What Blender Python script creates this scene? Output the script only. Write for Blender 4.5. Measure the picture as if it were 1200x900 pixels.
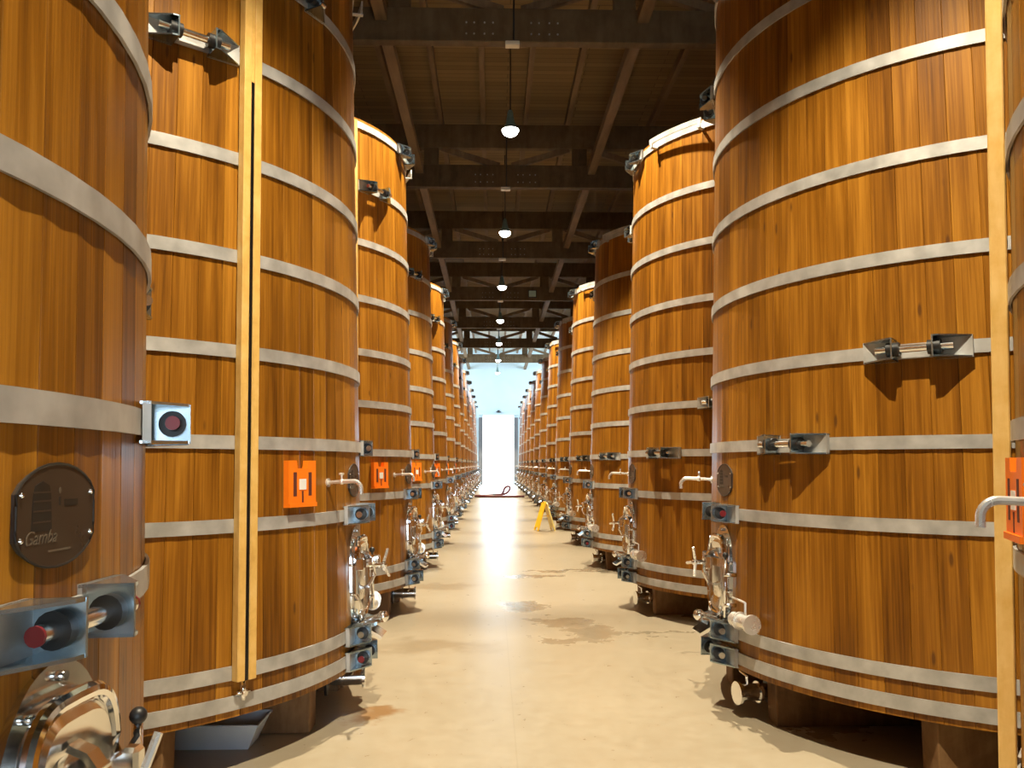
import bpy, math, random
from mathutils import Matrix, Vector
R = math.radians
C = bpy.context.scene.collection
scene = bpy.context.scene
for o in list(bpy.data.objects):
    bpy.data.objects.remove(o)

# ------------------------------------------------------------------ camera
EYE = 1.42
cam_d = bpy.data.cameras.new('camera')
cam = bpy.data.objects.new('camera', cam_d)
C.objects.link(cam)
cam_d.sensor_width = 36
cam_d.sensor_fit = 'HORIZONTAL'
cam_d.lens = 979.63 * 36 / 1200
cam_d.clip_start = .05
cam_d.clip_end = 300
cam.location = (0, 0, EYE)
cam.rotation_euler = (math.pi / 2 + .0957, 0, -.023)
scene.camera = cam

# ------------------------------------------------------------------ world, exposure
world = bpy.data.worlds.new('daylight')
scene.world = world
world.use_nodes = True
bg = world.node_tree.nodes['Background']
bg.inputs['Color'].default_value = (.70, .86, 1.0, 1)
bg.inputs['Strength'].default_value = 13.0
vs = scene.view_settings
vs.view_transform = 'Standard'
vs.look = 'None'
vs.gamma = 1
vs.use_curve_mapping = False
vs.exposure = 0.0

CX = .29              # middle of the aisle
LAMP_Z = 7.49
LAMP_POWER = 3250
LAMP_COLOR = (1.0, .87, .64)

def portal(name, loc, rot, sx, sy):
    d = bpy.data.lights.new(name, 'AREA')
    d.shape = 'RECTANGLE'
    d.size, d.size_y = sx, sy
    d.cycles.is_portal = True
    o = bpy.data.objects.new(name, d)
    C.objects.link(o)
    o.location = loc
    o.rotation_euler = rot
    return o
WALL_Y, BACK_Y = 60.0, -14.0
ND = (-.3, 4.9, 4.4)             # near doorway: x0 x1 height
WL, WR = -7.0, 7.6
DECK = 9.62
FW = (46.6, 58.6, 5.0, 8.6)       # daylight windows in the last bays: y0 y1 z0 z1
portal('portal_far_door', (.40, WALL_Y - .02, 2.45), (R(-90), 0, 0), 2.2, 4.9)
portal('portal_near_door', ((ND[0] + ND[1]) / 2, BACK_Y + .02, ND[2] / 2), (R(90), 0, 0), ND[1] - ND[0], ND[2])
portal('portal_window_left', (WL + .02, (FW[0] + FW[1]) / 2, (FW[2] + FW[3]) / 2), (0, R(-90), 0), FW[3] - FW[2], FW[1] - FW[0])
portal('portal_window_right', (WR - .02, (FW[0] + FW[1]) / 2, (FW[2] + FW[3]) / 2), (0, R(90), 0), FW[3] - FW[2], FW[1] - FW[0])

# ------------------------------------------------------------------ materials
def new_mat(name):
    m = bpy.data.materials.new(name)
    m.use_nodes = True
    nt = m.node_tree
    return m, nt, nt.nodes['Principled BSDF']
def node(nt, t, **kw):
    n = nt.nodes.new(t)
    for k, v in kw.items():
        if k in n.inputs:
            n.inputs[k].default_value = v
        else:
            setattr(n, k, v)
    return n
def ramp(nt, fac, stops):
    n = nt.nodes.new('ShaderNodeValToRGB')
    e = n.color_ramp.elements
    e[0].position, e[0].color = stops[0][0], (*stops[0][1], 1)
    e[1].position, e[1].color = stops[-1][0], (*stops[-1][1], 1)
    for p, c in stops[1:-1]:
        x = e.new(p)
        x.color = (*c, 1)
    nt.links.new(fac, n.inputs['Fac'])
    return n.outputs['Color']
def math_n(nt, op, a, b=None, c=None):
    n = nt.nodes.new('ShaderNodeMath')
    n.operation = op
    for i, v in enumerate((a, b, c)):
        if v is None:
            continue
        if isinstance(v, (int, float)):
            n.inputs[i].default_value = v
        else:
            nt.links.new(v, n.inputs[i])
    return n.outputs[0]
def mixc(nt, fac, a, b, blend='MIX'):
    n = nt.nodes.new('ShaderNodeMix')
    n.data_type = 'RGBA'
    n.blend_type = blend
    for i, v in ((0, fac), (6, a), (7, b)):
        if isinstance(v, (int, float)):
            n.inputs[i].default_value = v
        elif isinstance(v, tuple):
            n.inputs[i].default_value = (*v, 1)
        else:
            nt.links.new(v, n.inputs[i])
    return n.outputs[2]
def bump(nt, bsdf, h, strength, dist):
    b = node(nt, 'ShaderNodeBump', Strength=strength, Distance=dist)
    nt.links.new(h, b.inputs['Height'])
    nt.links.new(b.outputs[0], bsdf.inputs['Normal'])

def wood_mat(name, dark, mid, light, rough=.38, coat=.25, su=26, sv=.9, uv=True, knots=True):
    m, nt, p = new_mat(name)
    tc = node(nt, 'ShaderNodeTexCoord')
    oi = node(nt, 'ShaderNodeObjectInfo')
    at = node(nt, 'ShaderNodeAttribute', attribute_name='tone')
    tone = math_n(nt, 'FRACT', math_n(nt, 'ADD', oi.outputs['Random'], at.outputs['Fac']))
    sep = node(nt, 'ShaderNodeSeparateXYZ')
    nt.links.new(tc.outputs['UV' if uv else 'Object'], sep.inputs[0])
    off = math_n(nt, 'MULTIPLY', tone, 71.0)
    cb = node(nt, 'ShaderNodeCombineXYZ')
    u, v = sep.outputs[0], sep.outputs[1]
    nt.links.new(math_n(nt, 'MULTIPLY', u, float(su)), cb.inputs[0])
    nt.links.new(math_n(nt, 'MULTIPLY', v, float(sv)), cb.inputs[1])
    if uv:
        nt.links.new(off, cb.inputs[2])
    else:
        nt.links.new(math_n(nt, 'ADD', off, math_n(nt, 'MULTIPLY', sep.outputs[2], float(su))), cb.inputs[2])
    g1 = node(nt, 'ShaderNodeTexNoise', Scale=1.0, Detail=5.0, Roughness=.62, Distortion=.5)
    nt.links.new(cb.outputs[0], g1.inputs['Vector'])
    cb2 = node(nt, 'ShaderNodeVectorMath', operation='MULTIPLY')
    cb2.inputs[1].default_value = (4.5, 1.6, 1)
    nt.links.new(cb.outputs[0], cb2.inputs[0])
    g2 = node(nt, 'ShaderNodeTexNoise', Scale=1.0, Detail=3.0, Roughness=.6)
    nt.links.new(cb2.outputs[0], g2.inputs['Vector'])
    cb3 = node(nt, 'ShaderNodeCombineXYZ')
    nt.links.new(math_n(nt, 'MULTIPLY', u, 5.0), cb3.inputs[0])
    nt.links.new(math_n(nt, 'MULTIPLY', v, 1.1), cb3.inputs[1])
    nt.links.new(off, cb3.inputs[2])
    g3 = node(nt, 'ShaderNodeTexNoise', Scale=1.0, Detail=2.0)
    nt.links.new(cb3.outputs[0], g3.inputs['Vector'])
    f = math_n(nt, 'ADD', math_n(nt, 'MULTIPLY', g1.outputs[0], .40), math_n(nt, 'MULTIPLY', g2.outputs[0], .26))
    f = math_n(nt, 'ADD', f, math_n(nt, 'MULTIPLY', g3.outputs[0], .26))
    f = math_n(nt, 'ADD', f, math_n(nt, 'MULTIPLY', math_n(nt, 'SUBTRACT', tone, .5), .13))
    col = ramp(nt, f, [(.31, dark), (.455, mid), (.60, light)])
    if knots:
        vo = node(nt, 'ShaderNodeTexVoronoi', Scale=1.0)
        cbk = node(nt, 'ShaderNodeCombineXYZ')
        nt.links.new(math_n(nt, 'MULTIPLY', u, 9.0), cbk.inputs[0])
        nt.links.new(math_n(nt, 'MULTIPLY', v, 2.4), cbk.inputs[1])
        nt.links.new(off, cbk.inputs[2])
        nt.links.new(cbk.outputs[0], vo.inputs['Vector'])
        k = ramp(nt, vo.outputs['Distance'], [(.05, (1, 1, 1)), (.10, (0, 0, 0))])
        kk = node(nt, 'ShaderNodeSeparateColor')
        nt.links.new(k, kk.inputs[0])
        col = mixc(nt, math_n(nt, 'MULTIPLY', kk.outputs[0], .75), col, (.07, .025, .008))
    nt.links.new(col, p.inputs['Base Color'])
    p.inputs['Roughness'].default_value = rough
    p.inputs['Coat Weight'].default_value = coat
    p.inputs['Coat Roughness'].default_value = .3
    p.inputs['Specular IOR Level'].default_value = .3
    bump(nt, p, g2.outputs[0], .25, .004)
    return m
def metal_mat(name, col, metallic, rough, var=.0, scale=12., stretch=(1, 1, 1)):
    m, nt, p = new_mat(name)
    p.inputs['Metallic'].default_value = metallic
    tc = node(nt, 'ShaderNodeTexCoord')
    mp = node(nt, 'ShaderNodeMapping')
    mp.inputs['Scale'].default_value = stretch
    nt.links.new(tc.outputs['Object'], mp.inputs[0])
    n = node(nt, 'ShaderNodeTexNoise', Scale=scale, Detail=4.0)
    nt.links.new(mp.outputs[0], n.inputs['Vector'])
    a = tuple(max(0, c * (1 - var)) for c in col)
    b = tuple(min(1, c * (1 + var)) for c in col)
    nt.links.new(ramp(nt, n.outputs[0], [(.3, a), (.7, b)]), p.inputs['Base Color'])
    r = math_n(nt, 'ADD', math_n(nt, 'MULTIPLY', n.outputs[0], rough * .6), rough * .7)
    nt.links.new(r, p.inputs['Roughness'])
    return m
def plain_mat(name, col, rough=.5, var=.08, scale=9., spec=.5):
    m = metal_mat(name, col, 0, rough, var, scale)
    m.node_tree.nodes['Principled BSDF'].inputs['Specular IOR Level'].default_value = spec
    return m
def emit_mat(name, col, s):
    m, nt, p = new_mat(name)
    p.inputs['Base Color'].default_value = (*col, 1)
    p.inputs['Emission Color'].default_value = (*col, 1)
    p.inputs['Emission Strength'].default_value = s
    return m

M = {}
M['stave'] = wood_mat('oak_stave', (.100, .034, .003), (.245, .095, .008), (.42, .184, .020), rough=.31, coat=.0)
M['beam'] = wood_mat('support_beam', (.07, .035, .012), (.17, .085, .032), (.26, .15, .065), rough=.7, coat=0, su=5, sv=5, uv=False, knots=False)
M['pine'] = wood_mat('pale_pine', (.55, .31, .075), (.70, .43, .12), (.80, .54, .2), rough=.45, coat=.1, su=9, sv=9, uv=False, knots=False)
M['truss'] = wood_mat('truss_timber', (.08, .053, .027), (.135, .092, .048), (.185, .13, .072), rough=.75, coat=0, su=2.5, sv=2.5, uv=False, knots=False)
M['purlin'] = wood_mat('purlin_timber', (.13, .085, .05), (.20, .135, .08), (.27, .19, .11), rough=.7, coat=0, su=2.5, sv=.6, uv=False, knots=False)
M['hoop'] = metal_mat('galvanised_hoop', (.45, .445, .43), .35, .48, .22, 9)
M['lug'] = metal_mat('zinc_steel', (.46, .57, .64), .95, .22, .16, 10)
M['steel'] = metal_mat('polished_steel', (.80, .80, .79), 1.0, .16, .06, 14)
M['chrome'] = metal_mat('chrome', (.86, .87, .88), 1.0, .08, .03, 10)
M['satin'] = metal_mat('satin_steel', (.85, .84, .81), .75, .28, .04, 12)
M['black'] = plain_mat('black_rubber', (.012, .012, .013), .45)
M['red'] = plain_mat('red_cap', (.16, .008, .012), .4)
M['orange'] = plain_mat('orange_plastic', (.95, .21, .008), .42, .05)
M['white'] = plain_mat('white_label', (.82, .82, .80), .6, .03)
M['plate'] = plain_mat('dark_name_plate', (.045, .030, .020), .3, .1)
M['ink'] = plain_mat('engraved_print', (.012, .009, .007), .5, .05)
M['inklight'] = plain_mat('engraved_script', (.105, .080, .055), .5, .05)
M['slot'] = plain_mat('slot_shadow', (.10, .022, .012), .8, .1)
M['tube'] = plain_mat('dark_sight_tube', (.010, .009, .008), .18, .1)
M['tray'] = plain_mat('pale_blue_plastic', (.62, .72, .84), .4, .04)
M['yellow'] = plain_mat('yellow_plastic', (.85, .50, .02), .4, .06)
M['yellow_pale'] = plain_mat('pale_yellow_plastic', (.85, .68, .22), .4, .06)
M['hose'] = plain_mat('dark_red_hose', (.10, .010, .014), .4, .2)
M['teal'] = metal_mat('lamp_housing', (.26, .42, .42), .4, .35, .1)
M['glow'] = emit_mat('lamp_glow', (1.0, .97, .9), 14)
M['endwall'] = plain_mat('pale_blue_wall_paint', (.62, .76, .82), .75, .03, 1.2)
M['wallgrey'] = plain_mat('grey_wall_panel', (.30, .28, .25), .8, .1, .8)
M['white_ceiling'] = plain_mat('pale_end_ceiling', (.70, .75, .74), .8, .04, .7)
M['post'] = metal_mat('grey_door_post', (.17, .175, .19), .2, .5, .1, 3)
M['box'] = plain_mat('cream_plastic', (.75, .70, .58), .5, .03)
M['sign'] = plain_mat('pale_green_sign', (.45, .62, .55), .5, .05)
M['apron'] = plain_mat('outdoor_concrete', (.62, .60, .56), .9, .1, .5)
M['pane'] = None
m, nt, p = new_mat('window_glass')
p.inputs['Base Color'].default_value = (.9, .95, 1, 1)
p.inputs['Roughness'].default_value = .05
tr = node(nt, 'ShaderNodeBsdfTransparent')
mx = node(nt, 'ShaderNodeMixShader', Fac=.08)
nt.links.new(tr.outputs[0], mx.inputs[1]); nt.links.new(p.outputs[0], mx.inputs[2])
nt.links.new(mx.outputs[0], nt.nodes['Material Output'].inputs[0])
M['pane'] = m

# floor: polished cream concrete with wet patches and stains
m, nt, p = new_mat('polished_concrete')
tc = node(nt, 'ShaderNodeTexCoord')
big = node(nt, 'ShaderNodeTexNoise', Scale=.55, Detail=6.0, Roughness=.6)
nt.links.new(tc.outputs['Object'], big.inputs['Vector'])
fine = node(nt, 'ShaderNodeTexNoise', Scale=9.0, Detail=6.0, Roughness=.7)
nt.links.new(tc.outputs['Object'], fine.inputs['Vector'])
col = ramp(nt, big.outputs[0], [(.28, (.275, .228, .155)), (.5, (.335, .283, .200)), (.72, (.385, .332, .243))])
col = mixc(nt, .35, col, ramp(nt, fine.outputs[0], [(.3, (.285, .222, .142)), (.62, (.385, .332, .243))]))
specks = node(nt, 'ShaderNodeTexVoronoi', Scale=5.5)
nt.links.new(tc.outputs['Object'], specks.inputs['Vector'])
sm = node(nt, 'ShaderNodeSeparateColor')
nt.links.new(ramp(nt, specks.outputs['Distance'], [(.03, (1, 1, 1)), (.055, (0, 0, 0))]), sm.inputs[0])
thin = node(nt, 'ShaderNodeTexNoise', Scale=1.3, Detail=2.0)
nt.links.new(tc.outputs['Object'], thin.inputs['Vector'])
thr = math_n(nt, 'GREATER_THAN', thin.outputs[0], .55)
col = mixc(nt, math_n(nt, 'MULTIPLY', math_n(nt, 'MULTIPLY', sm.outputs[0], thr), .6), col, (.20, .14, .075))
wob = node(nt, 'ShaderNodeTexNoise', Scale=3.2, Detail=4.0, Roughness=.6)
nt.links.new(tc.outputs['Object'], wob.inputs['Vector'])
sepw = node(nt, 'ShaderNodeSeparateColor')
nt.links.new(wob.outputs['Color'], sepw.inputs[0])
sxyz = node(nt, 'ShaderNodeSeparateXYZ')
nt.links.new(tc.outputs['Object'], sxyz.inputs[0])
px = math_n(nt, 'ADD', sxyz.outputs[0], math_n(nt, 'MULTIPLY', math_n(nt, 'SUBTRACT', sepw.outputs[0], .5), .55))
py = math_n(nt, 'ADD', sxyz.outputs[1], math_n(nt, 'MULTIPLY', math_n(nt, 'SUBTRACT', sepw.outputs[1], .5), .95))
def patch(x, y, rx, ry, soft=.25):
    dx = math_n(nt, 'DIVIDE', math_n(nt, 'SUBTRACT', px, x), rx)
    dy = math_n(nt, 'DIVIDE', math_n(nt, 'SUBTRACT', py, y), ry)
    d = math_n(nt, 'SQRT', math_n(nt, 'ADD', math_n(nt, 'MULTIPLY', dx, dx), math_n(nt, 'MULTIPLY', dy, dy)))
    n = nt.nodes.new('ShaderNodeMapRange')
    n.interpolation_type = 'SMOOTHSTEP'
    n.inputs['From Min'].default_value = 1 + soft
    n.inputs['From Max'].default_value = 1 - soft
    nt.links.new(d, n.inputs['Value'])
    return n.outputs[0]
wet = None
for a in ((.62, 7.75, .28, .22), (.85, 7.30, .22, .26), (.66, 6.95, .30, .10), (1.45, 7.22, .62, .05), (.30, 8.6, .22, .35),
          (1.2, 11.4, .75, .10), (.55, 10.8, .35, .10), (2.2, 8.0, .35, .16), (1.9, 4.75, .2, .25)):
    v = patch(*a)
    wet = v if wet is None else math_n(nt, 'MAXIMUM', wet, v)
col = mixc(nt, math_n(nt, 'MULTIPLY', wet, .45), col, (.17, .13, .08))
damp = None
for a in ((-.42, 6.75, .42, .22, .6), (-.55, 10.1, .45, .10, .5), (-.62, 9.9, .4, .22, .6), (.3, 17.6, 1.0, .5, .5)):
    v = patch(*a)
    damp = v if damp is None else math_n(nt, 'MAXIMUM', damp, v)
col = mixc(nt, math_n(nt, 'MULTIPLY', damp, .5), col, (.20, .135, .065))
rust = patch(-.66, 4.95, .13, .11, .6)
col = mixc(nt, math_n(nt, 'MULTIPLY', rust, .75), col, (.20, .085, .010))
joint = math_n(nt, 'LESS_THAN', math_n(nt, 'ABSOLUTE', math_n(nt, 'SUBTRACT', sxyz.outputs[0], .12)), .004)
col = mixc(nt, math_n(nt, 'MULTIPLY', joint, .2), col, (.22, .17, .10))
nt.links.new(col, p.inputs['Base Color'])
rg = math_n(nt, 'ADD', math_n(nt, 'MULTIPLY', fine.outputs[0], .22), .20)
rg = math_n(nt, 'SUBTRACT', rg, math_n(nt, 'MULTIPLY', wet, .16))
nt.links.new(rg, p.inputs['Roughness'])
bump(nt, p, fine.outputs[0], .12, .004)
M['floor'] = m

# roof deck boards (too far away to part): procedural planks across the hall
m, nt, p = new_mat('roof_deck_boards')
tc = node(nt, 'ShaderNodeTexCoord')
br = node(nt, 'ShaderNodeTexBrick', Scale=1.0)
br.offset = .5
br.inputs['Color1'].default_value = (.17, .112, .048, 1)
br.inputs['Color2'].default_value = (.23, .155, .068, 1)
br.inputs['Mortar'].default_value = (.06, .04, .02, 1)
br.inputs['Mortar Size'].default_value = .006
br.inputs['Brick Width'].default_value = 3.2
br.inputs['Row Height'].default_value = .18
nt.links.new(tc.outputs['Object'], br.inputs['Vector'])
nt.links.new(br.outputs['Color'], p.inputs['Base Color'])
p.inputs['Roughness'].default_value = .8
M['deck'] = m

# ------------------------------------------------------------------ mesh builder
class MB:
    def __init__(s):
        s.v, s.f, s.m, s.sm = [], [], [], []
        s.mats = []
    def _mi(s, mat):
        if mat not in s.mats:
            s.mats.append(mat)
        return s.mats.index(mat)
    def add(s, vs, fs, mat, smooth=False, T=None):
        b = len(s.v)
        for q in vs:
            q = Vector(q)
            s.v.append(T @ q if T else q)
        mi = s._mi(mat)
        for i, f in enumerate(fs):
            s.f.append([b + k for k in f])
            s.m.append(mi)
            s.sm.append(smooth if isinstance(smooth, bool) else smooth[i])
        return s
    def box(s, lo, hi, mat, T=None):
        (a, b, c), (d, e, f) = lo, hi
        vs = [(x, y, z) for x in (a, d) for y in (b, e) for z in (c, f)]
        return s.add(vs, [(0, 1, 3, 2), (4, 6, 7, 5), (0, 4, 5, 1), (2, 3, 7, 6), (0, 2, 6, 4), (1, 5, 7, 3)], mat, False, T)
    def bbox(s, lo, hi, mat, b=.006, T=None):
        """box with chamfered edges"""
        import itertools
        vs, idx = [], {}
        for sx, sy, sz in itertools.product((0, 1), repeat=3):
            for ax in range(3):
                q = []
                for k, sg in enumerate((sx, sy, sz)):
                    e = hi[k] if sg else lo[k]
                    if k != ax:
                        e += -b if sg else b
                    q.append(e)
                idx[(sx, sy, sz, ax)] = len(vs)
                vs.append(q)
        fs = []
        for ax in range(3):
            o = [k for k in range(3) if k != ax]
            for sg in (0, 1):
                loop = []
                for a, c in ((0, 0), (1, 0), (1, 1), (0, 1)):
                    t = [0, 0, 0]
                    t[ax] = sg; t[o[0]] = a; t[o[1]] = c
                    loop.append(idx[(*t, ax)])
                fs.append(loop)
        for ax in range(3):
            o = [k for k in range(3) if k != ax]
            for a in (0, 1):
                for c in (0, 1):
                    t0 = [0, 0, 0]; t1 = [0, 0, 0]
                    t0[o[0]] = t1[o[0]] = a; t0[o[1]] = t1[o[1]] = c
                    t1[ax] = 1
                    fs.append([idx[(*t0, o[0])], idx[(*t1, o[0])], idx[(*t1, o[1])], idx[(*t0, o[1])]])
        for t in itertools.product((0, 1), repeat=3):
            fs.append([idx[(*t, 0)], idx[(*t, 1)], idx[(*t, 2)]])
        return s.add(vs, fs, mat, False, T)
    def prism(s, pts, z0, z1, mat, T=None, smooth=False):
        n = len(pts)
        vs = [(x, y, z0) for x, y in pts] + [(x, y, z1) for x, y in pts]
        fs = [list(range(n))[::-1], list(range(n, 2 * n))] + [(i, (i + 1) % n, n + (i + 1) % n, n + i) for i in range(n)]
        return s.add(vs, fs, mat, [False, False] + [smooth] * n, T)
    def lathe(s, prof, mat, n=16, T=None, cap=True, smooth=True):
        """profile (r, z) turned about z"""
        vs, fs, sm = [], [], []
        k = len(prof)
        for r, z in prof:
            for i in range(n):
                a = 2 * math.pi * i / n
                vs.append((r * math.cos(a), r * math.sin(a), z))
        for j in range(k - 1):
            for i in range(n):
                fs.append((j * n + i, j * n + (i + 1) % n, (j + 1) * n + (i + 1) % n, (j + 1) * n + i)); sm.append(smooth)
        if cap:
            fs.append(list(range(n))[::-1]); fs.append([(k - 1) * n + i for i in range(n)]); sm += [False, False]
        return s.add(vs, fs, mat, sm, T)
    def cyl(s, a, b, r, mat, n=12, T=None, r2=None):
        a, b = Vector(a), Vector(b)
        d = b - a
        q = d.to_track_quat('Z', 'Y').to_matrix().to_4x4()
        A = Matrix.Translation(a) @ q
        if T:
            A = T @ A
        return s.lathe([(r, 0), (r if r2 is None else r2, d.length)], mat, n, A)
    def ball(s, c, r, mat, n=14, T=None, sq=1.0):
        pr = []
        for i in range(1, 8):
            t = math.pi * i / 8
            pr.append((r * math.sin(t), -r * sq * math.cos(t)))
        A = Matrix.Translation(c)
        return s.lathe(pr, mat, n, T @ A if T else A)
    def tube(s, path, r, mat, n=10, closed=False, T=None, flat=None):
        """tube along points; flat=(w,h) gives a flat bar with its width along 'up' z"""
        P = [Vector(q) for q in path]
        k = len(P)
        vs, fs, sm = [], [], []
        up = Vector((0, 0, 1))
        for i in range(k):
            if closed:
                t = P[(i + 1) % k] - P[i - 1]
            else:
                t = P[min(i + 1, k - 1)] - P[max(i - 1, 0)]
            t.normalize()
            side = t.cross(up)
            if side.length < .05:
                side = t.cross(Vector((1, 0, 0)))
            side.normalize()
            u2 = side.cross(t).normalized()
            if flat:
                w, h = flat
                for a, b in ((-1, -1), (1, -1), (1, 1), (-1, 1)):
                    vs.append(P[i] + side * (a * h / 2) + u2 * (b * w / 2))
            else:
                for j in range(n):
                    a = 2 * math.pi * j / n
                    vs.append(P[i] + side * (r * math.cos(a)) + u2 * (r * math.sin(a)))
        if flat:
            n = 4
        for i in range(k if closed else k - 1):
            for j in range(n):
                i2 = (i + 1) % k
                fs.append((i * n + j, i * n + (j + 1) % n, i2 * n + (j + 1) % n, i2 * n + j)); sm.append(not flat)
        if not closed:
            fs.append(list(range(n))[::-1]); fs.append([(k - 1) * n + j for j in range(n)]); sm += [False, False]
        return s.add(vs, fs, mat, sm, T)
    def merge(s, o, T=None):
        b = len(s.v)
        s.v += [T @ q if T else q.copy() for q in o.v]
        s.f += [[b + k for k in f] for f in o.f]
        s.m += [s._mi(o.mats[k]) for k in o.m]
        s.sm += o.sm
        return s
    def mesh(s, name):
        me = bpy.data.meshes.new(name)
        me.from_pydata([tuple(q) for q in s.v], [], s.f)
        for mt in s.mats:
            me.materials.append(M[mt])
        me.polygons.foreach_set('material_index', s.m)
        me.polygons.foreach_set('use_smooth', s.sm)
        me.update()
        import bmesh
        bm = bmesh.new(); bm.from_mesh(me)
        bmesh.ops.recalc_face_normals(bm, faces=bm.faces)
        for e in bm.edges:
            if len(e.link_faces) == 2 and e.calc_face_angle(0) > .62:
                e.smooth = False
        bm.to_mesh(me); bm.free()
        return me
    def build(s, name, parent=None, T=None):
        return put(name, s.mesh(name), parent, T)
def put(name, me, parent=None, T=None):
    o = bpy.data.objects.new(name, me)
    C.objects.link(o)
    if parent:
        o.parent = parent
    if T is not None:
        o.matrix_local = T
    return o
def tag(o, label, cat, group=None):
    o['label'] = label
    o['category'] = cat
    if group:
        o['group'] = group
    return o
def struct(o, label=None):
    o['kind'] = 'structure'
    if label:
        o['label'] = label
    return o
def empty(name, loc, rz=0):
    o = bpy.data.objects.new(name, None)
    C.objects.link(o)
    o.location = loc
    o.rotation_euler = (0, 0, rz)
    o.empty_display_size = .2
    return o
def boxobj(name, lo, hi, mat, parent=None):
    c = [(a + b) / 2 for a, b in zip(lo, hi)]
    if parent:
        return MB().box(lo, hi, mat).build(name, parent)
    h = [(b - a) / 2 for a, b in zip(lo, hi)]
    o = MB().box([-q for q in h], h, mat).build(name)
    o.location = c
    return o

# ------------------------------------------------------------------ the hall
fl = MB().box((WL - .3, BACK_Y - .3, -.2), (WR + .3, WALL_Y + .3, 0), 'floor').build('floor')
struct(fl, 'polished cream concrete floor with damp patches')
struct(boxobj('outdoor_ground', (-40, WALL_Y + .3, -.25), (40, WALL_Y + 60, -.02), 'apron'), 'sunlit concrete yard outside the far door')
struct(boxobj('outdoor_ground', (-40, BACK_Y - 40, -.25), (40, BACK_Y - .3, -.02), 'apron'), 'concrete yard outside the near door')
SPLIT = 46.4
struct(boxobj('ceiling', (WL - .3, BACK_Y - .3, DECK), (WR + .3, SPLIT, DECK + .15), 'deck'), 'dark brown timber roof deck above the trusses')
struct(boxobj('ceiling', (WL - .3, SPLIT, DECK), (WR + .3, WALL_Y + .3, DECK + .15), 'white_ceiling'), 'pale ceiling of the last bays by the far wall')  # roof over the last bays is given a much paler colour

def wall_with_hole(name, y0, y1, hx0, hx1, hz, mat, label):
    b = MB()
    b.box((WL - .3, y0, 0), (hx0, y1, DECK), mat)
    b.box((hx1, y0, 0), (WR + .3, y1, DECK), mat)
    b.box((hx0, y0, hz), (hx1, y1, DECK), mat)
    return struct(b.build(name), label)
wall_with_hole('wall_far', WALL_Y, WALL_Y + .3, -.70, 1.50, 4.9, 'endwall', 'pale blue end wall around the bright open doorway')
wall_with_hole('wall_near', BACK_Y - .3, BACK_Y, ND[0], ND[1], ND[2], 'wallgrey', 'wall behind the viewpoint with a wide doorway')
for nm, x0, x1 in (('wall_left', WL - .3, WL), ('wall_right', WR, WR + .3)):
    b = MB()
    b.box((x0, BACK_Y, 0), (x1, FW[0], DECK), 'wallgrey')
    b.box((x0, FW[1], 0), (x1, WALL_Y, DECK), 'endwall')
    b.box((x0, FW[0], 0), (x1, FW[1], FW[2]), 'endwall')
    b.box((x0, FW[0], FW[3]), (x1, FW[1], DECK), 'endwall')
    struct(b.build(nm), 'side wall of the hall behind the row of vats')
for i, (x0, x1) in enumerate(((WL - .2, WL - .1), (WR + .1, WR + .2))):
    w = struct(empty('window_%d' % (i + 1), ((x0 + x1) / 2, (FW[0] + FW[1]) / 2, FW[2])), 'high side window of the last bays')
    hy, hz = (FW[1] - FW[0]) / 2, FW[3] - FW[2]
    fr = MB()
    for k in range(7):
        y = -hy + k * hy / 3
        fr.box((-.05, y - .04, 0), (.05, y + .04, hz), 'post')
    for z in (.04, hz - .04):
        fr.box((-.05, -hy, z - .04), (.05, hy, z + .04), 'post')
    fr.build('window_frame', w)
    for k in range(6):
        MB().box((-.006, -hy + k * hy / 3 + .04, .08), (.006, -hy + (k + 1) * hy / 3 - .04, hz - .08), 'pane').build('pane', w)
d = struct(empty('door_1', (.40, WALL_Y, 0)), 'tall bright doorway in the far wall with grey posts')
for sx in (-1, 1):
    MB().bbox((sx * 1.25 - .15, -.22, 0), (sx * 1.25 + .15, -.005, 4.75), 'post', .02).build('door_post', d)
MB().bbox((-1.4, -.18, 4.92), (1.4, -.005, 5.08), 'endwall', .02).build('door_head', d)
t = tag(empty('wall_lamp', (.42, WALL_Y, 5.2)), 'small dark lamp on the pale wall above the bright doorway', 'lamp')
MB().box((-.08, -.05, -.08), (.08, -.003, .08), 'black').build('wall_plate', t)
MB().lathe([(.03, .02), (.17, -.02), (.18, -.06), (.15, -.09)], 'black', 16, Matrix.Translation((0, -.22, 0))).build('lamp_shade', t)

# roof purlins at deck level
for k in range(-6, 9):
    x = CX - .03 + (k + .5) * 1.0
    if not WL + .1 < x < WR - .1:
        continue
    o = struct(boxobj('roof_purlin', (x - .055, BACK_Y, DECK - .2), (x + .055, WALL_Y, DECK), 'purlin'), 'slim timber purlin running the length of the roof')
# longitudinal braces at bottom chord level
for sx in (-1, 1):
    x = CX + sx * 2.02
    struct(boxobj('ceiling_runner', (x - .09, BACK_Y, 8.22), (x + .09, WALL_Y, 8.40), 'purlin'),
           'long timber runner crossing the trusses on the %s' % ('left' if sx < 0 else 'right'))

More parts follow.
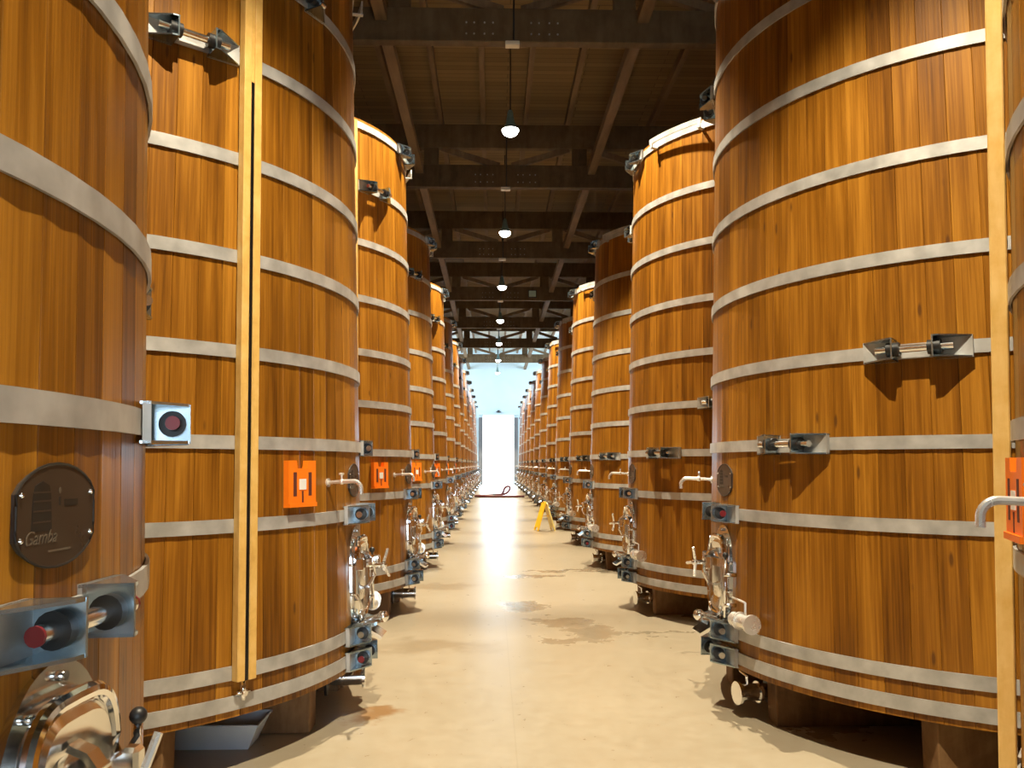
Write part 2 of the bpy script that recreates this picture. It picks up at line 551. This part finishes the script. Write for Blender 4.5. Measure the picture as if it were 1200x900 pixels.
# trusses
ZB0, ZB1, ZT0, ZT1 = 7.90, 8.44, 8.85, 9.42
parts = {}
b = MB(); b.bbox((WL - CX, -.09, ZB0), (WR - CX, .09, ZB1), 'truss', .012); parts['bottom_chord'] = [b]
b = MB(); b.bbox((WL - CX, -.09, ZT0), (WR - CX, .09, ZT1), 'truss', .012); parts['top_chord'] = [b]
posts = []
for x in (-5.4, -3.6, -1.75, 1.75, 3.6, 5.4):
    posts.append(MB().bbox((x - .17, -.075, ZB1), (x + .17, .075, ZT0), 'truss', .01))
parts['web_post'] = posts
dg = []
for x0, x1 in ((.15, 1.5), (-.15, -1.5), (3.3, 2.0), (-3.3, -2.0)):
    q = MB()
    dx = x1 - x0
    L = math.hypot(dx, ZT0 - ZB1)
    n = Vector((-(ZT0 - ZB1), 0, dx)).normalized() * .07
    a, c = Vector((x0, 0, ZB1)), Vector((x1, 0, ZT0))
    vs = []
    for y in (-.05, .05):
        for w in (a + n, a - n, c - n, c + n):
            vs.append((w.x, y, w.z))
    q.add(vs, [(0, 1, 2, 3), (7, 6, 5, 4), (0, 4, 5, 1), (1, 5, 6, 2), (2, 6, 7, 3), (3, 7, 4, 0)], 'purlin')
    dg.append(q)
parts['web_diagonal'] = dg
bo = MB()
for gx in (-.55, .45):
    for ix in (-.16, -.04, .12, .25):
        for iz in (.12, .30):
            bo.cyl((gx + ix, -.105, ZB0 + iz), (gx + ix, -.09, ZB0 + iz), .014, 'hoop', 6)
parts['bolt_cluster'] = [bo]
cb = MB(); cb.cyl((.02, -.11, ZB0 + .02), (.02, -.11, ZT1), .014, 'black', 8); parts['conduit'] = [cb]
jb = MB(); jb.bbox((-.11, -.14, ZB0 - .07), (.11, .0, ZB0 - .005), 'box', .008); parts['junction_box'] = [jb]
tmesh = {k: [q.mesh(k) for q in v] for k, v in parts.items()}
ORD = ['nearest', 'second', 'third', 'fourth', 'fifth', 'sixth', 'seventh', 'eighth', 'ninth', 'tenth', 'eleventh', 'twelfth', 'thirteenth', 'fourteenth']
for k in range(-4, 7):
    y = 12.4 + 6.8 * k
    t = empty('roof_truss', (CX, y, 0))
    lab = {-4: 'dark timber roof truss by the near door, far behind the viewpoint', -3: 'dark timber roof truss one bay behind the viewpoint', -2: 'dark timber roof truss just behind the viewpoint', -1: 'dark timber roof truss directly overhead, above the frame'}.get(
        k, 'dark timber roof truss, %s one seen across the aisle' % ORD[max(k, 0)])
    tag(t, lab, 'roof truss', 'roof trusses')
    for nm, ms in tmesh.items():
        for me in ms:
            o = put(nm, me, t)
            if nm == 'bolt_cluster':
                o['kind'] = 'stuff'

# pendant lamps
lm = {}
q = MB(); q.cyl((0, 0, .36), (0, 0, DECK - LAMP_Z), .012, 'black', 8); lm['rod'] = q.mesh('rod')
q = MB(); q.lathe([(.03, .40), (.05, .36), (.065, .26), (.085, .16), (.13, .07), (.155, .03)], 'teal', 20); lm['housing'] = q.mesh('housing')
q = MB(); q.lathe([(.155, .03), (.152, .0), (.125, -.05), (.07, -.085), (.02, -.095)], 'glow', 20); lm['lamp_globe'] = q.mesh('lamp_globe')
for k in range(-2, 7):
    y = 14.8 + 6.8 * k
    t = empty('pendant_lamp', (CX + .02, y, LAMP_Z))
    lab = 'lit pendant lamp over the aisle, %s one in view' % ORD[k] if k >= 0 else \
        ('lit pendant lamp above the frame over the third pair of vats' if k == -1 else 'lit pendant lamp overhead beside the nearest vats')
    tag(t, lab, 'lamp', 'pendant lamps along the aisle')
    for nm, me in lm.items():
        put(nm, me, t)
    ld = bpy.data.lights.new('lamp_light', 'SPOT')
    ld.energy = LAMP_POWER * (1.22 if k >= -1 else 1.0)
    ld.color = LAMP_COLOR
    ld.spot_size = R(88)
    ld.spot_blend = .22
    ld.shadow_soft_size = .05
    lo = bpy.data.objects.new('lamp_light', ld)
    C.objects.link(lo)
    lo.parent = t
    lo.location = (0, 0, -.22)

# sign on the fourth truss
t = tag(empty('hanging_sign', (CX + 1.27, 12.4 + 6.8 * 3 - .12, 8.0)), 'small pale green sign box fixed to the fourth roof truss', 'sign')
MB().bbox((-.17, -.06, 0), (.17, .02, .30), 'black', .01).build('sign_case', t)
MB().bbox((-.14, -.075, .03), (.14, -.058, .27), 'sign', .006).build('sign_face', t)

# ------------------------------------------------------------------ wooden vats
N = 84
RAD0, TAPER = 1.6432, .0318
def rad(z):
    return RAD0 - TAPER * (z - EYE)
ZBOT, ZTOP = .26, 4.625
HOOPZ = [EYE + h for h in (-1.0947, -.9595, -.2885, .1034, .5411, 1.0089, 1.5019, 2.0277, 2.5542, 3.1422)]
LUGA = [0, 0, 0, 24, 47.5, 128, -128, -47.5, -25, 0]
def stave_geo(i, n=N):
    """one stave about angle 0 (rotated by i): chamfered outer edges leave a fine recessed joint"""
    hw = math.pi / n
    th = .055
    vs, fs, uvs = [], [], []
    prof = [(-hw * .997, -.0028), (-hw * .965, 0), (hw * .965, 0), (hw * .997, -.0028), (hw * .995, -th), (-hw * .995, -th)]
    a0 = 2 * math.pi * i / n
    for z in (ZBOT, ZTOP):
        for a, d in prof:
            r = (rad(z) + d) / (math.cos(a) if abs(a) < hw * .98 else math.cos(hw * .965))
            vs.append((r * math.cos(a + a0), r * math.sin(a + a0), z))
    k = len(prof)
    for j in range(k):
        fs.append((j, (j + 1) % k, k + (j + 1) % k, k + j))
    fs.append(tuple(range(k))[::-1])
    fs.append(tuple(range(k, 2 * k)))
    us = [(a / hw * .061 + .061) for a, d in prof]
    us[4] += .05; us[5] -= .05
    return vs, fs, us
def stave_mesh(name, ids, rnd):
    V, F, U, TN = [], [], [], []
    for i in ids:
        vs, fs, us = stave_geo(i)
        b = len(V)
        V += vs
        F += [[b + q for q in f] for f in fs]
        U += us + us
        TN += [rnd.random() if len(ids) > 1 else 0.0] * len(vs)
    me = bpy.data.meshes.new(name)
    me.from_pydata(V, [], F)
    uv = me.uv_layers.new(name='UVMap')
    for l in me.loops:
        uv.data[l.index].uv = (U[l.vertex_index], V[l.vertex_index][2])
    at = me.attributes.new('tone', 'FLOAT', 'POINT')
    at.data.foreach_set('value', TN)
    me.materials.append(M['stave'])
    me.update()
    return me
rnd = random.Random(4)
ME = {}
ME['stave'] = stave_mesh('stave', [0], rnd)
ME['stave_wall'] = stave_mesh('stave_wall', range(N), rnd)
q = MB()
q.lathe([(rad(.32) - .05, .30), (rad(.32) - .05, .36)], 'beam', 48); ME['bottom_head'] = q.mesh('bottom_head')
q = MB()
q.lathe([(rad(4.5) - .052, 4.44), (rad(4.5) - .052, 4.50)], 'beam', 48); ME['lid'] = q.mesh('lid')
def hoop_mesh(z, w=.064, th=.009, n=84):
    vs, fs, sm = [], [], []
    h = w / 2
    for k in range(n):
        a = 2 * math.pi * k / n
        c = math.cos(math.pi / n)
        for zz, d in ((z - h, .003), (z - h, .003 + th), (z + h, .003 + th), (z + h, .003)):
            r = (rad(zz) + d) / c
            vs.append((r * math.cos(a), r * math.sin(a), zz))
    for k in range(n):
        for j in range(4):
            k2 = (k + 1) % n
            fs.append((k * 4 + j, k * 4 + (j + 1) % 4, k2 * 4 + (j + 1) % 4, k2 * 4 + j)); sm.append(j == 1)
    return MB().add(vs, fs, 'hoop', sm).mesh('hoop')
for i, z in enumerate(HOOPZ):
    ME['hoop%d' % i] = hoop_mesh(z)

# lug: two gusseted brackets drawn together by a bolt. frame: x out, y along the hoop, z up
def frame(ang, z, off=0.0):
    a = R(ang)
    r = rad(z) + off
    T = Matrix.Translation((r * math.cos(a), r * math.sin(a), z)) @ Matrix.Rotation(a, 4, 'Z')
    return T @ Matrix.Rotation(-TAPER, 4, 'Y')
GAP, LEN, OUT, HH = .085, .155, .100, .052
def bracket(sg):
    b = MB()
    th = .007
    y0, y1 = sorted((sg * GAP, sg * (GAP + th)))
    b.box((-.004, y0, -HH), (OUT, y1, HH), 'lug')
    for z0 in (-HH, HH - th):
        tri = [(-.012, sg * GAP), (OUT, sg * GAP), (OUT - .006, sg * (GAP + .03)), (.004, sg * (GAP + LEN)), (-.02, sg * (GAP + LEN))]
        if sg < 0:
            tri = tri[::-1]
        b.prism(tri, z0, z0 + th, 'lug')
    yy = sorted((sg * GAP, sg * (GAP + LEN)))
    b.box((-.014, yy[0], -HH), (.006, yy[1], HH), 'hoop')
    return b
def bolt():
    b = MB()
    b.cyl((.055, -.165, 0), (.055, .165, 0), .018, 'steel', 12)
    return b
NUTY = ((-.118, -GAP - .007), (-GAP, -.062), (.062, GAP), (GAP + .007, .118))
def nut(k):
    return MB().cyl((.055, NUTY[k][0], 0), (.055, NUTY[k][1], 0), .034, 'black', 16)
def endcap(col, sg):
    return MB().cyl((.055, sg * .164, 0), (.055, sg * .170, 0), .0182, col, 12)
def tie_plate():
    return MB().box((.002, -GAP, -HH * .8), (.010, GAP, -.012), 'hoop')
LP = {'lug_bracket': bracket(1), 'lug_bracket_b': bracket(-1), 'bolt': bolt(), 'tie_plate': tie_plate()}
for k in range(4):
    LP['nut%d' % k] = nut(k)
for k, sg in enumerate((-1, 1)):
    LP['bolt_cap%d' % k] = endcap('steel', sg)
    LP['bolt_cap_red%d' % k] = endcap('red', sg)
LM = {k: v.mesh(k) for k, v in LP.items()}
far_lug = MB()
for k, v in LP.items():
    if 'red' not in k:
        far_lug.merge(v)
ME['lug'] = far_lug.mesh('lug')

# manway door and its fittings
def sup(a, b, n=2.8, k=40, z=None):
    out = []
    for i in range(k):
        t = 2 * math.pi * i / k
        c, s_ = math.cos(t), math.sin(t)
        out.append((a * math.copysign(abs(c) ** (2 / n), c), b * math.copysign(abs(s_) ** (2 / n), s_)))
    return out
YZ = Matrix(((0, 0, 1, 0), (1, 0, 0, 0), (0, 1, 0, 0), (0, 0, 0, 1)))     # prism xy -> tank (y,z), extrude out x
MWZ = EYE - .655
def man_parts():
    P = []
    fl_ = MB(); fl_.prism(sup(.185, .290, 2.2, 44), -.03, .010, 'steel', YZ, True)
    P.append(('flange', fl_))
    nk = MB(); nk.prism(sup(.150, .226, 3.8, 44), .010, .036, 'steel', YZ, True)
    P.append(('neck', nk))
    rim = MB(); rim.tube([YZ @ Vector((x, y, .042)) for x, y in sup(.148, .224, 3.8, 44)], .017, 'chrome', 10, True)
    P.append(('door_rim', rim))
    dr = MB()
    rings = [(1, .042), (.90, .056), (.80, .053), (.62, .044), (.58, .049), (.3, .051)]
    vs, fs = [], []
    for s_, o in rings:
        for x, y in sup(.136 * s_, .212 * s_, 3.8, 44):
            vs.append((o, x, y))
    for j in range(len(rings) - 1):
        for i in range(44):
            fs.append((j * 44 + i, j * 44 + (i + 1) % 44, (j + 1) * 44 + (i + 1) % 44, (j + 1) * 44 + i))
    fs.append([(len(rings) - 1) * 44 + i for i in range(44)])
    dr.add(vs, fs, 'steel', True)
    P.append(('door_panel', dr))
    for k in range(10):
        t = 2 * math.pi * (k + .5) / 10
        y, z = .168 * math.cos(t), .264 * math.sin(t)
        st = MB(); st.cyl((.008, y, z), (.028, y, z), .010, 'chrome', 6)
        P.append(('stud', st))
    AZ = .085
    ar = MB()
    ar.tube([(.055, -.155, AZ), (.090, -.125, AZ), (.108, -.05, AZ), (.108, .08, AZ), (.090, .15, AZ), (.060, .205, AZ)], 0, 'steel', flat=(.045, .012))
    P.append(('clamp_arm', ar))
    hp = MB()
    hp.cyl((.065, .208, -.22), (.065, .208, AZ + .03), .009, 'chrome', 10)
    hp.cyl((.0, .208, -.15), (.075, .208, -.15), .012, 'steel', 8)
    hp.cyl((.0, .208, .02), (.075, .208, .02), .012, 'steel', 8)
    P.append(('hinge_pin', hp))
    kn = MB(); kn.ball((.065, .208, AZ + .046), .018, 'black', 14)
    P.append(('ball_knob', kn))
    yk = MB()
    yk.tube([(.052, -.02, AZ + .06), (.085, -.02, AZ + .045), (.118, -.02, AZ), (.120, -.02, AZ - .08), (.090, -.02, AZ - .135), (.052, -.02, AZ - .15)], 0, 'steel', flat=(.014, .038))
    P.append(('clamp_yoke', yk))
    hw = MB()
    hw.cyl((.10, -.02, AZ - .02), (.180, -.02, AZ - .02), .013, 'chrome', 10)
    for k in range(3):
        t = 2 * math.pi * k / 3 + math.pi / 2 - .35
        hw.cyl((.172, -.02, AZ - .02), (.196, -.02 + .095 * math.cos(t), AZ - .02 + .095 * math.sin(t)), .0085, 'satin', 8)
    hw.ball((.176, -.02, AZ - .02), .020, 'chrome', 12)
    P.append(('hand_wheel', hw))
    cl = MB(); cl.bbox((.04, -.170, AZ - .035), (.085, -.130, AZ + .035), 'steel', .006)
    P.append(('clamp_block', cl))
    cl = MB(); cl.bbox((.105, .045, AZ - .05), (.140, .085, AZ + .03), 'steel', .008)
    P.append(('clamp_handle', cl))
    lip = MB()
    lip.add([(.04, -.10, -.25), (.04, .10, -.25), (.17, .08, -.335), (.17, -.08, -.335), (.03, -.10, -.265), (.03, .10, -.265), (.16, .08, -.35), (.16, -.08, -.35)],
            [(0, 1, 2, 3), (7, 6, 5, 4), (0, 4, 5, 1), (1, 5, 6, 2), (2, 6, 7, 3), (3, 7, 4, 0)], 'chrome')
    lip.cyl((.03, .02, -.27), (.15, .02, -.24), .022, 'steel', 12)
    lip.ball((.16, .02, -.238), .034, 'chrome', 12)
    P.append(('drip_lip', lip))
    return P
MWP = man_parts()
MWM = [(n, b.mesh(n)) for n, b in MWP]
fm = MB()
for n, b in MWP:
    fm.merge(b)
ME['manway_far'] = fm.mesh('manway')

# name plate: wide oval with clipped sides
def plate_outline(a=.145, b=.096, clip=.128, k=28):
    pts = []
    for i in range(k):
        t = 2 * math.pi * i / k
        pts.append((max(-clip, min(clip, a * math.cos(t))), b * math.sin(t)))
    return pts
q = MB(); q.prism(plate_outline(), -.006, .005, 'plate', YZ); ME['name_plate'] = q.mesh('name_plate')
q = MB(); q.tube([YZ @ Vector((x * 1.005, y * 1.005, 0.0045)) for x, y in plate_outline()], .0028, 'ink', 6, True); ME['plate_border'] = q.mesh('plate_border')
SCREWS = [MB().ball((.0055, y, z), .0052, 'chrome', 8).mesh('screw') for y in (-.115, .115) for z in (-.04, .04)]
q = MB()   # cask emblem, flat print
pts = [(-.032, -.045), (.032, -.045), (.028, .02), (.022, .038), (0, .046), (-.022, .038), (-.028, .02)]
q.prism([(x - .052, y + .018) for x, y in pts], 0.005, 0.0058, 'ink', YZ)
for z in (-.012, .008, .026, .042):
    q.prism([(-.052 - .028, z), (-.052 + .028, z), (-.052 + .028, z + .003), (-.052 - .028, z + .003)], 0.0058, 0.0062, 'plate', YZ)
q.prism([(.042 + x, .022 + y) for x, y in ((-.02, -.006), (.026, -.006), (.026, .006), (-.02, .006))], 0.005, 0.0058, 'ink', YZ)
q.prism([(.006 + .004 * math.cos(t), .045 + .006 * math.sin(t)) for t in [k * math.pi / 4 for k in range(8)]], 0.005, 0.0058, 'inklight', YZ)
q.prism([(.004, .018), (.009, .018), (.009, .034), (.004, .034)], 0.005, 0.0058, 'ink', YZ)
q.prism([(-.03, -.068), (.045, -.068), (.045, -.064), (-.03, -.064)], 0.005, 0.0058, 'inklight', YZ)
ME['emblem'] = q.mesh('emblem')
fc = bpy.data.curves.new('script', 'FONT')
fc.body = 'Gamba'
fc.size = .036
fc.shear = .45
fc.extrude = .0004
fc.align_x = 'CENTER'
fo = bpy.data.objects.new('script', fc)
C.objects.link(fo)
dgp = bpy.context.evaluated_depsgraph_get()
sme = bpy.data.meshes.new_from_object(fo.evaluated_get(dgp))
bpy.data.objects.remove(fo)
sme.transform(YZ @ Matrix.Translation((-.055, -.050, .0056)))
sme.materials.clear(); sme.materials.append(M['inklight'])
ME['script'] = sme

# tasting tap: stem, curved spout, small lever
def tap_parts():
    a = MB()
    a.cyl((-.01, 0, 0), (.008, 0, 0), .024, 'satin', 14)
    a.cyl((0, 0, 0), (.10, 0, .004), .010, 'satin', 10)
    a.ball((.085, 0, .003), .016, 'satin', 10)
    pth = [(.085, 0, .003)]
    for k in range(9):
        t = math.pi / 2 * k / 8
        pth.append((.155 + .045 * math.sin(t), 0, .004 - .045 * (1 - math.cos(t))))
    pth.append((.200, 0, -.066))
    a.tube(pth, 0.012, 'satin', 10)
    b = MB()
    b.cyl((.085, 0, .01), (.085, 0, .045), .006, 'satin', 8)
    b.cyl((.085, -.022, .045), (.085, .022, .045), .006, 'satin', 8)
    return a, b
ta, tb = tap_parts()
ME['tap'] = ta.mesh('tap'); ME['tap_lever'] = tb.mesh('tap_lever')

# side outlet valve: elbow turned along the wall, capped; and bottom drain valve
a = MB()
a.cyl((-.02, 0, 0), (.07, 0, 0), .030, 'satin', 14)
a.ball((.07, 0, 0), .036, 'satin', 12)
a.cyl((.07, 0, 0), (.07, .18, 0), .040, 'satin', 18)
a.cyl((.07, .18, 0), (.07, .195, 0), .053, 'satin', 18)
a.cyl((.07, .06, 0), (.07, .074, 0), .050, 'satin', 18)
ME['outlet_valve'] = a.mesh('outlet_valve')
b = MB()
b.cyl((.07, .12, .03), (.07, .12, .105), .007, 'satin', 8)
b.tube([(.07, .12, .105), (.07, .07, .110), (.07, -.02, .114)], .006, 'satin', 8)
ME['valve_handle'] = b.mesh('valve_handle')
a = MB()
a.cyl((-.45, 0, 0), (-.06, 0, 0), .045, 'steel', 16)
a.cyl((-.06, 0, 0), (.05, 0, 0), .048, 'steel', 16)
a.cyl((.05, 0, 0), (.066, 0, 0), .064, 'chrome', 20)
a.cyl((-.075, 0, 0), (-.06, 0, 0), .060, 'chrome', 20)
ME['drain_valve'] = a.mesh('drain_valve')
a = MB()
a.cyl((-.17, .0, 0), (-.155, .0, 0), .105, 'black', 24)
ME['drain_flange'] = a.mesh('drain_flange')
b = MB()
b.cyl((0, 0, .04), (0, 0, .088), .008, 'chrome', 8)
b.tube([(0, 0, .088), (-.01, -.05, .09), (-.02, -.12, .092)], .007, 'chrome', 8)
ME['drain_handle'] = b.mesh('drain_handle')

# level gauge: two pale boards either side of a dark sight tube
def gauge():
    zs = .425
    L = ZTOP - .05 - zs
    A = MB(); A.bbox((.012, -.051, 0), (.062, -.010, L), 'pine', .004)
    B = MB(); B.bbox((.012, .010, 0), (.062, .051, L), 'pine', .004)
    Fi = MB(); Fi.bbox((.012, -.010, L - 1.25), (.056, .010, L), 'pine', .002)
    T_ = MB(); T_.bbox((.012, -.0098, .0), (.058, .0098, L - 1.25), 'tube', .003)
    V = MB()
    V.cyl((-.01, 0, -.06), (.05, 0, -.06), .013, 'chrome', 10)
    V.cyl((.03, 0, -.09), (.03, 0, -.0), .012, 'chrome', 10)
    V.cyl((.03, -.035, -.055), (.03, .035, -.055), .009, 'chrome', 8)
    return zs, A, B, Fi, T_, V
GZ, gA, gB, gF, gT, gV = gauge()
ME['gA'], ME['gB'], ME['gF'], ME['gT'], ME['gV'] = [x.mesh(n) for x, n in ((gA, 'gauge_board'), (gB, 'gauge_board'), (gF, 'gauge_filler'), (gT, 'sight_tube'), (gV, 'gauge_cock'))]

# top rail on two clips
zt = HOOPZ[9]
a = MB()
pth = []
for k in range(13):
    t = R(18 + 24 * k / 12)
    r = rad(zt) + .075
    pth.append((r * math.cos(t), r * math.sin(t), zt + .02))
a.tube(pth, 0, 'hoop', flat=(.05, .012))
ME['top_rail'] = a.mesh('top_rail')
CLIPS = []
for an in (19, 41):
    T = frame(an, zt)
    a = MB()
    a.box((0, -.015, -.05), (.085, .015, -.042), 'hoop', T)
    a.box((.0, -.015, -.05), (.012, .015, .045), 'hoop', T)
    a.box((.073, -.015, -.05), (.081, .015, .03), 'hoop', T)
    CLIPS.append(a.mesh('rail_clip'))

def beam_mesh(y):
    hl = math.sqrt(1.60 ** 2 - (abs(y) + .0) ** 2) * .975
    return MB().bbox((-hl, y - .075, 0), (hl, y + .075, ZBOT - .001), 'beam', .006).mesh('support_beam')
BEAMS = [beam_mesh(y) for y in (-1.2, -.42, .42, 1.2)]

# card holder (orange)
def card_holder_meshes():
    w, h, th = .105, .118, .034
    body = MB()
    pts = [(-w, -h), (w, -h), (w, h), (.045, h), (.038, h - .040), (-.038, h - .040), (-.045, h), (-w, h)]
    body.prism(pts, 0, th, 'orange', YZ)
    body.prism([(-w, -h), (w, -h), (w, -h + .02), (-w, -h + .02)], th, th + .008, 'orange', YZ)
    lab = MB().box((th, -.026, -.03), (th + .003, .026, .024), 'white')
    sl = [MB().box((th - .002, y - .012, -.062), (th + .0015, y + .012, .058), 'slot') for y in (-.058, .058)]
    sl.append(MB().box((th - .002, -.006, -.095), (th + .0015, .006, -.036), 'slot'))
    return [('holder_body', body.mesh('holder_body')), ('label_card', lab.mesh('label_card'))] + [('slot', q.mesh('slot')) for q in sl]
CARD = card_holder_meshes()

S = 3.4
ROWROT = {'L': -2.8, 'R': 183.0}
TURN = {('L', 2): -2.8, ('L', 3): -1.6, ('L', 4): .8, ('R', 2): .5, ('R', 3): -1.0, ('L', 5): -1.2, ('R', 4): .9}
def vat_rot(side, k):
    return ROWROT[side] + TURN.get((side, k), 0)
def vat(side, k, loc, near, mid, label):
    rot = vat_rot(side, k)
    t = empty('wooden_vat', loc, R(rot))
    tag(t, label, 'vat', 'tall wooden vats along the aisle')
    rr = random.Random(k * 7 + (3 if side == 'L' else 11))
    if near:
        for i in range(N):
            put('stave', ME['stave'], t, Matrix.Rotation(2 * math.pi * i / N, 4, 'Z'))
    else:
        o = put('stave_wall', ME['stave_wall'], t)
        o['kind'] = 'stuff'
    put('bottom_head', ME['bottom_head'], t)
    put('lid', ME['lid'], t)
    for me in BEAMS:
        o = put('support_beam', me, t, Matrix.Rotation(-R(rot), 4, 'Z'))
    for i in range(10):
        h = put('hoop', ME['hoop%d' % i], t)
        T = frame(LUGA[i], HOOPZ[i], .012)
        if mid:
            put('lug_bracket', LM['lug_bracket'], h, T)
            put('lug_bracket', LM['lug_bracket_b'], h, T)
            put('bolt', LM['bolt'], h, T)
            for j in range(4):
                put('nut', LM['nut%d' % j], h, T)
            put('tie_plate', LM['tie_plate'], h, T)
            red = (side, k, i) in {('L', 0, 2), ('L', 0, 3), ('R', 1, 2), ('L', 1, 0)} or rr.random() < .12
            for j in range(2):
                put('bolt_cap', LM[('bolt_cap_red%d' if red else 'bolt_cap%d') % j], h, T)
        else:
            put('lug', ME['lug'], h, T)
    T = frame(0, MWZ)
    if mid:
        mw = empty('manway', (0, 0, 0))
        mw.parent = t
        mw.matrix_local = T
        for nm, me in MWM:
            put(nm, me, mw)
    else:
        put('manway', ME['manway_far'], t, T)
    T = frame(0, EYE - .095)
    pl = put('name_plate', ME['name_plate'], t, T)
    if mid:
        put('plate_border', ME['plate_border'], pl)
        for me in SCREWS:
            put('screw', me, pl)
        put('emblem', ME['emblem'], pl)['kind'] = 'stuff'
        put('script_lettering', ME['script'], pl)
    tp = put('tap', ME['tap'], t, frame(-14.5, EYE - .10))
    put('tap_lever', ME['tap_lever'], tp)
    ov = put('outlet_valve', ME['outlet_valve'], t, frame(10.0, EYE - .865))
    put('valve_handle', ME['valve_handle'], ov)
    dv = put('drain_valve', ME['drain_valve'], t, Matrix.Rotation(R(8), 4, 'Z') @ Matrix.Translation((1.64, 0, .135)))
    put('drain_handle', ME['drain_handle'], dv)
    put('drain_flange', ME['drain_flange'], dv)
    T = frame(-36.6, GZ)
    gb = put('gauge_board', ME['gA'], t, T)
    put('gauge_board', ME['gB'], t, T)
    put('gauge_filler', ME['gF'], t, T)
    put('sight_tube', ME['gT'], t, T)
    put('gauge_cock', ME['gV'], t, T)
    tr = put('top_rail', ME['top_rail'], t)
    for me in CLIPS:
        put('rail_clip', me, tr)
    return t
NT = 14
LX, LY0 = -2.4713, 5.0974 - S
RX, RY0 = 3.052, 5.1546 - S
CARDZ = EYE - .10
for k in range(NT):
    w = ORD[k]
    lab = {0: 'nearest wooden vat on the left, its dark oval name plate in view',
           1: 'second wooden vat on the left, with pale gauge boards and orange card holder'}.get(k, 'tall wooden vat with grey hoops, %s in the left row' % w)
    vat('L', k, (LX, LY0 + S * k, 0), k < 3, k < 5, lab)
    lab = {0: 'nearest wooden vat on the right, only its edge in the frame',
           1: 'large wooden vat filling the right side, two steel hoop clamps on its front'}.get(k, 'tall wooden vat with grey hoops, %s in the right row' % w)
    vat('R', k, (RX, RY0 + S * k, 0), k < 3, k < 5, lab)
def card_holder(side, k, label):
    cx, cy = (LX, LY0 + S * k) if side == 'L' else (RX, RY0 + S * k)
    T = Matrix.Translation((cx, cy, 0)) @ Matrix.Rotation(R(vat_rot(side, k)), 4, 'Z') @ frame(-24.3, CARDZ, .004)
    t = empty('card_holder', (0, 0, 0))
    t.matrix_world = T
    tag(t, label, 'card holder', 'orange card holders on the vats')
    for nm, me in CARD:
        put(nm, me, t)
for k in range(1, 10):
    card_holder('L', k, 'orange plastic card holder hanging on the %s vat of the left row' % ORD[k])
card_holder('R', 0, 'orange card holder at the right edge, behind a chrome tap')

# ------------------------------------------------------------------ loose things
t = tag(empty('plastic_tray', (-1.42, 4.455, 0)), 'pale blue plastic tray on the floor under the second left vat', 'tray')
def tray():
    b = MB()
    bx, by, tx, ty, h, th = .20, .09, .255, .13, .125, .006
    lo = [(-bx, -by, 0), (bx, -by, 0), (bx, by, 0), (-bx, by, 0)]
    hi = [(-tx, -ty, h), (tx, -ty, h), (tx, ty, h), (-tx, ty, h)]
    li = [(x * .96, y * .94, th) for x, y, z in lo]
    hi2 = [(x * .965, y * .95, h) for x, y, z in hi]
    b.add(lo + hi + hi2 + li, [(3, 2, 1, 0)] + [(i, (i + 1) % 4, 4 + (i + 1) % 4, 4 + i) for i in range(4)] +
          [(4 + i, 4 + (i + 1) % 4, 8 + (i + 1) % 4, 8 + i) for i in range(4)] +
          [(8 + i, 8 + (i + 1) % 4, 12 + (i + 1) % 4, 12 + i) for i in range(4)] + [(12, 13, 14, 15)], 'tray')
    return b
tray().build('tray_body', t)
rm = MB(); rm.tube([(-.258, -.133, .125), (.258, -.133, .125), (.258, .133, .125), (-.258, .133, .125)], .006, 'tray', 6, True)
rm.build('tray_rim', t)

# folding yellow floor sign
t = tag(empty('floor_sign', (1.12, 18.15, 0), R(14)), 'yellow folding floor sign standing open by the right row of vats', 'floor sign')
def panel(sg, mat):
    b = MB()
    T = Matrix.Translation((sg * .015, 0, .60)) @ Matrix.Rotation(sg * -R(16.5), 4, 'Y') @ Matrix.Translation((0, 0, -.62))
    th = .012
    pts = [(-.15, .0), (-.10, .0), (-.09, .07), (.09, .07), (.10, .0), (.15, .0), (.125, .60), (.09, .62), (.05, .62), (.04, .575), (-.04, .575), (-.05, .62), (-.09, .62), (-.125, .60)]
    b.prism(pts, -th, th, mat, T @ YZ)
    return b
panel(-1, 'yellow').build('front_panel', t)
panel(1, 'yellow_pale').build('rear_panel', t)
MB().cyl((0, -.10, .605), (0, .10, .605), .014, 'yellow', 8).build('hinge_bar', t)
MB().box((-.085, -.012, .30), (.085, .012, .315), 'yellow').build('spreader', t)

# hose across the aisle
t = tag(empty('hose', (.3, 36.2, 0)), 'dark red hose lying across the aisle with a raised loop', 'hose')
h = MB()
def cat(pts, n=8):
    P = [Vector(q) for q in pts]
    P = [P[0]] + P + [P[-1]]
    o = []
    for i in range(1, len(P) - 2):
        for k in range(n):
            u = k / n
            a, b, c, d_ = P[i - 1], P[i], P[i + 1], P[i + 2]
            o.append(.5 * ((2 * b) + (c - a) * u + (2 * a - 5 * b + 4 * c - d_) * u * u + (3 * b - a - 3 * c + d_) * u ** 3))
    o.append(P[-2])
    return o
h.tube(cat([(-1.06, .30, .045), (-.8, .05, .045), (-.2, -.1, .045), (.4, .02, .045), (.8, -.05, .045), (1.06, .0, .045)]), .045, 'hose', 8)
h.tube(cat([(-1.06, .80, .045), (-.8, .75, .05), (-.1, .6, .10), (.25, .55, .14), (.42, .55, .28), (.45, .56, .42), (.34, .57, .46), (.22, .58, .36), (.16, .62, .20), (.05, .7, .08), (-.1, .8, .05)]), .045, 'hose', 8)
h.build('hose_line', t)
for x in (-.28, -.06):
    MB().lathe([(.045, 0), (.05, .03), (.05, .09), (.045, .12)], 'black', 12, Matrix.Translation((x, .62, .09)) @ Matrix.Rotation(R(90), 4, 'Y')).build('coupling', t)
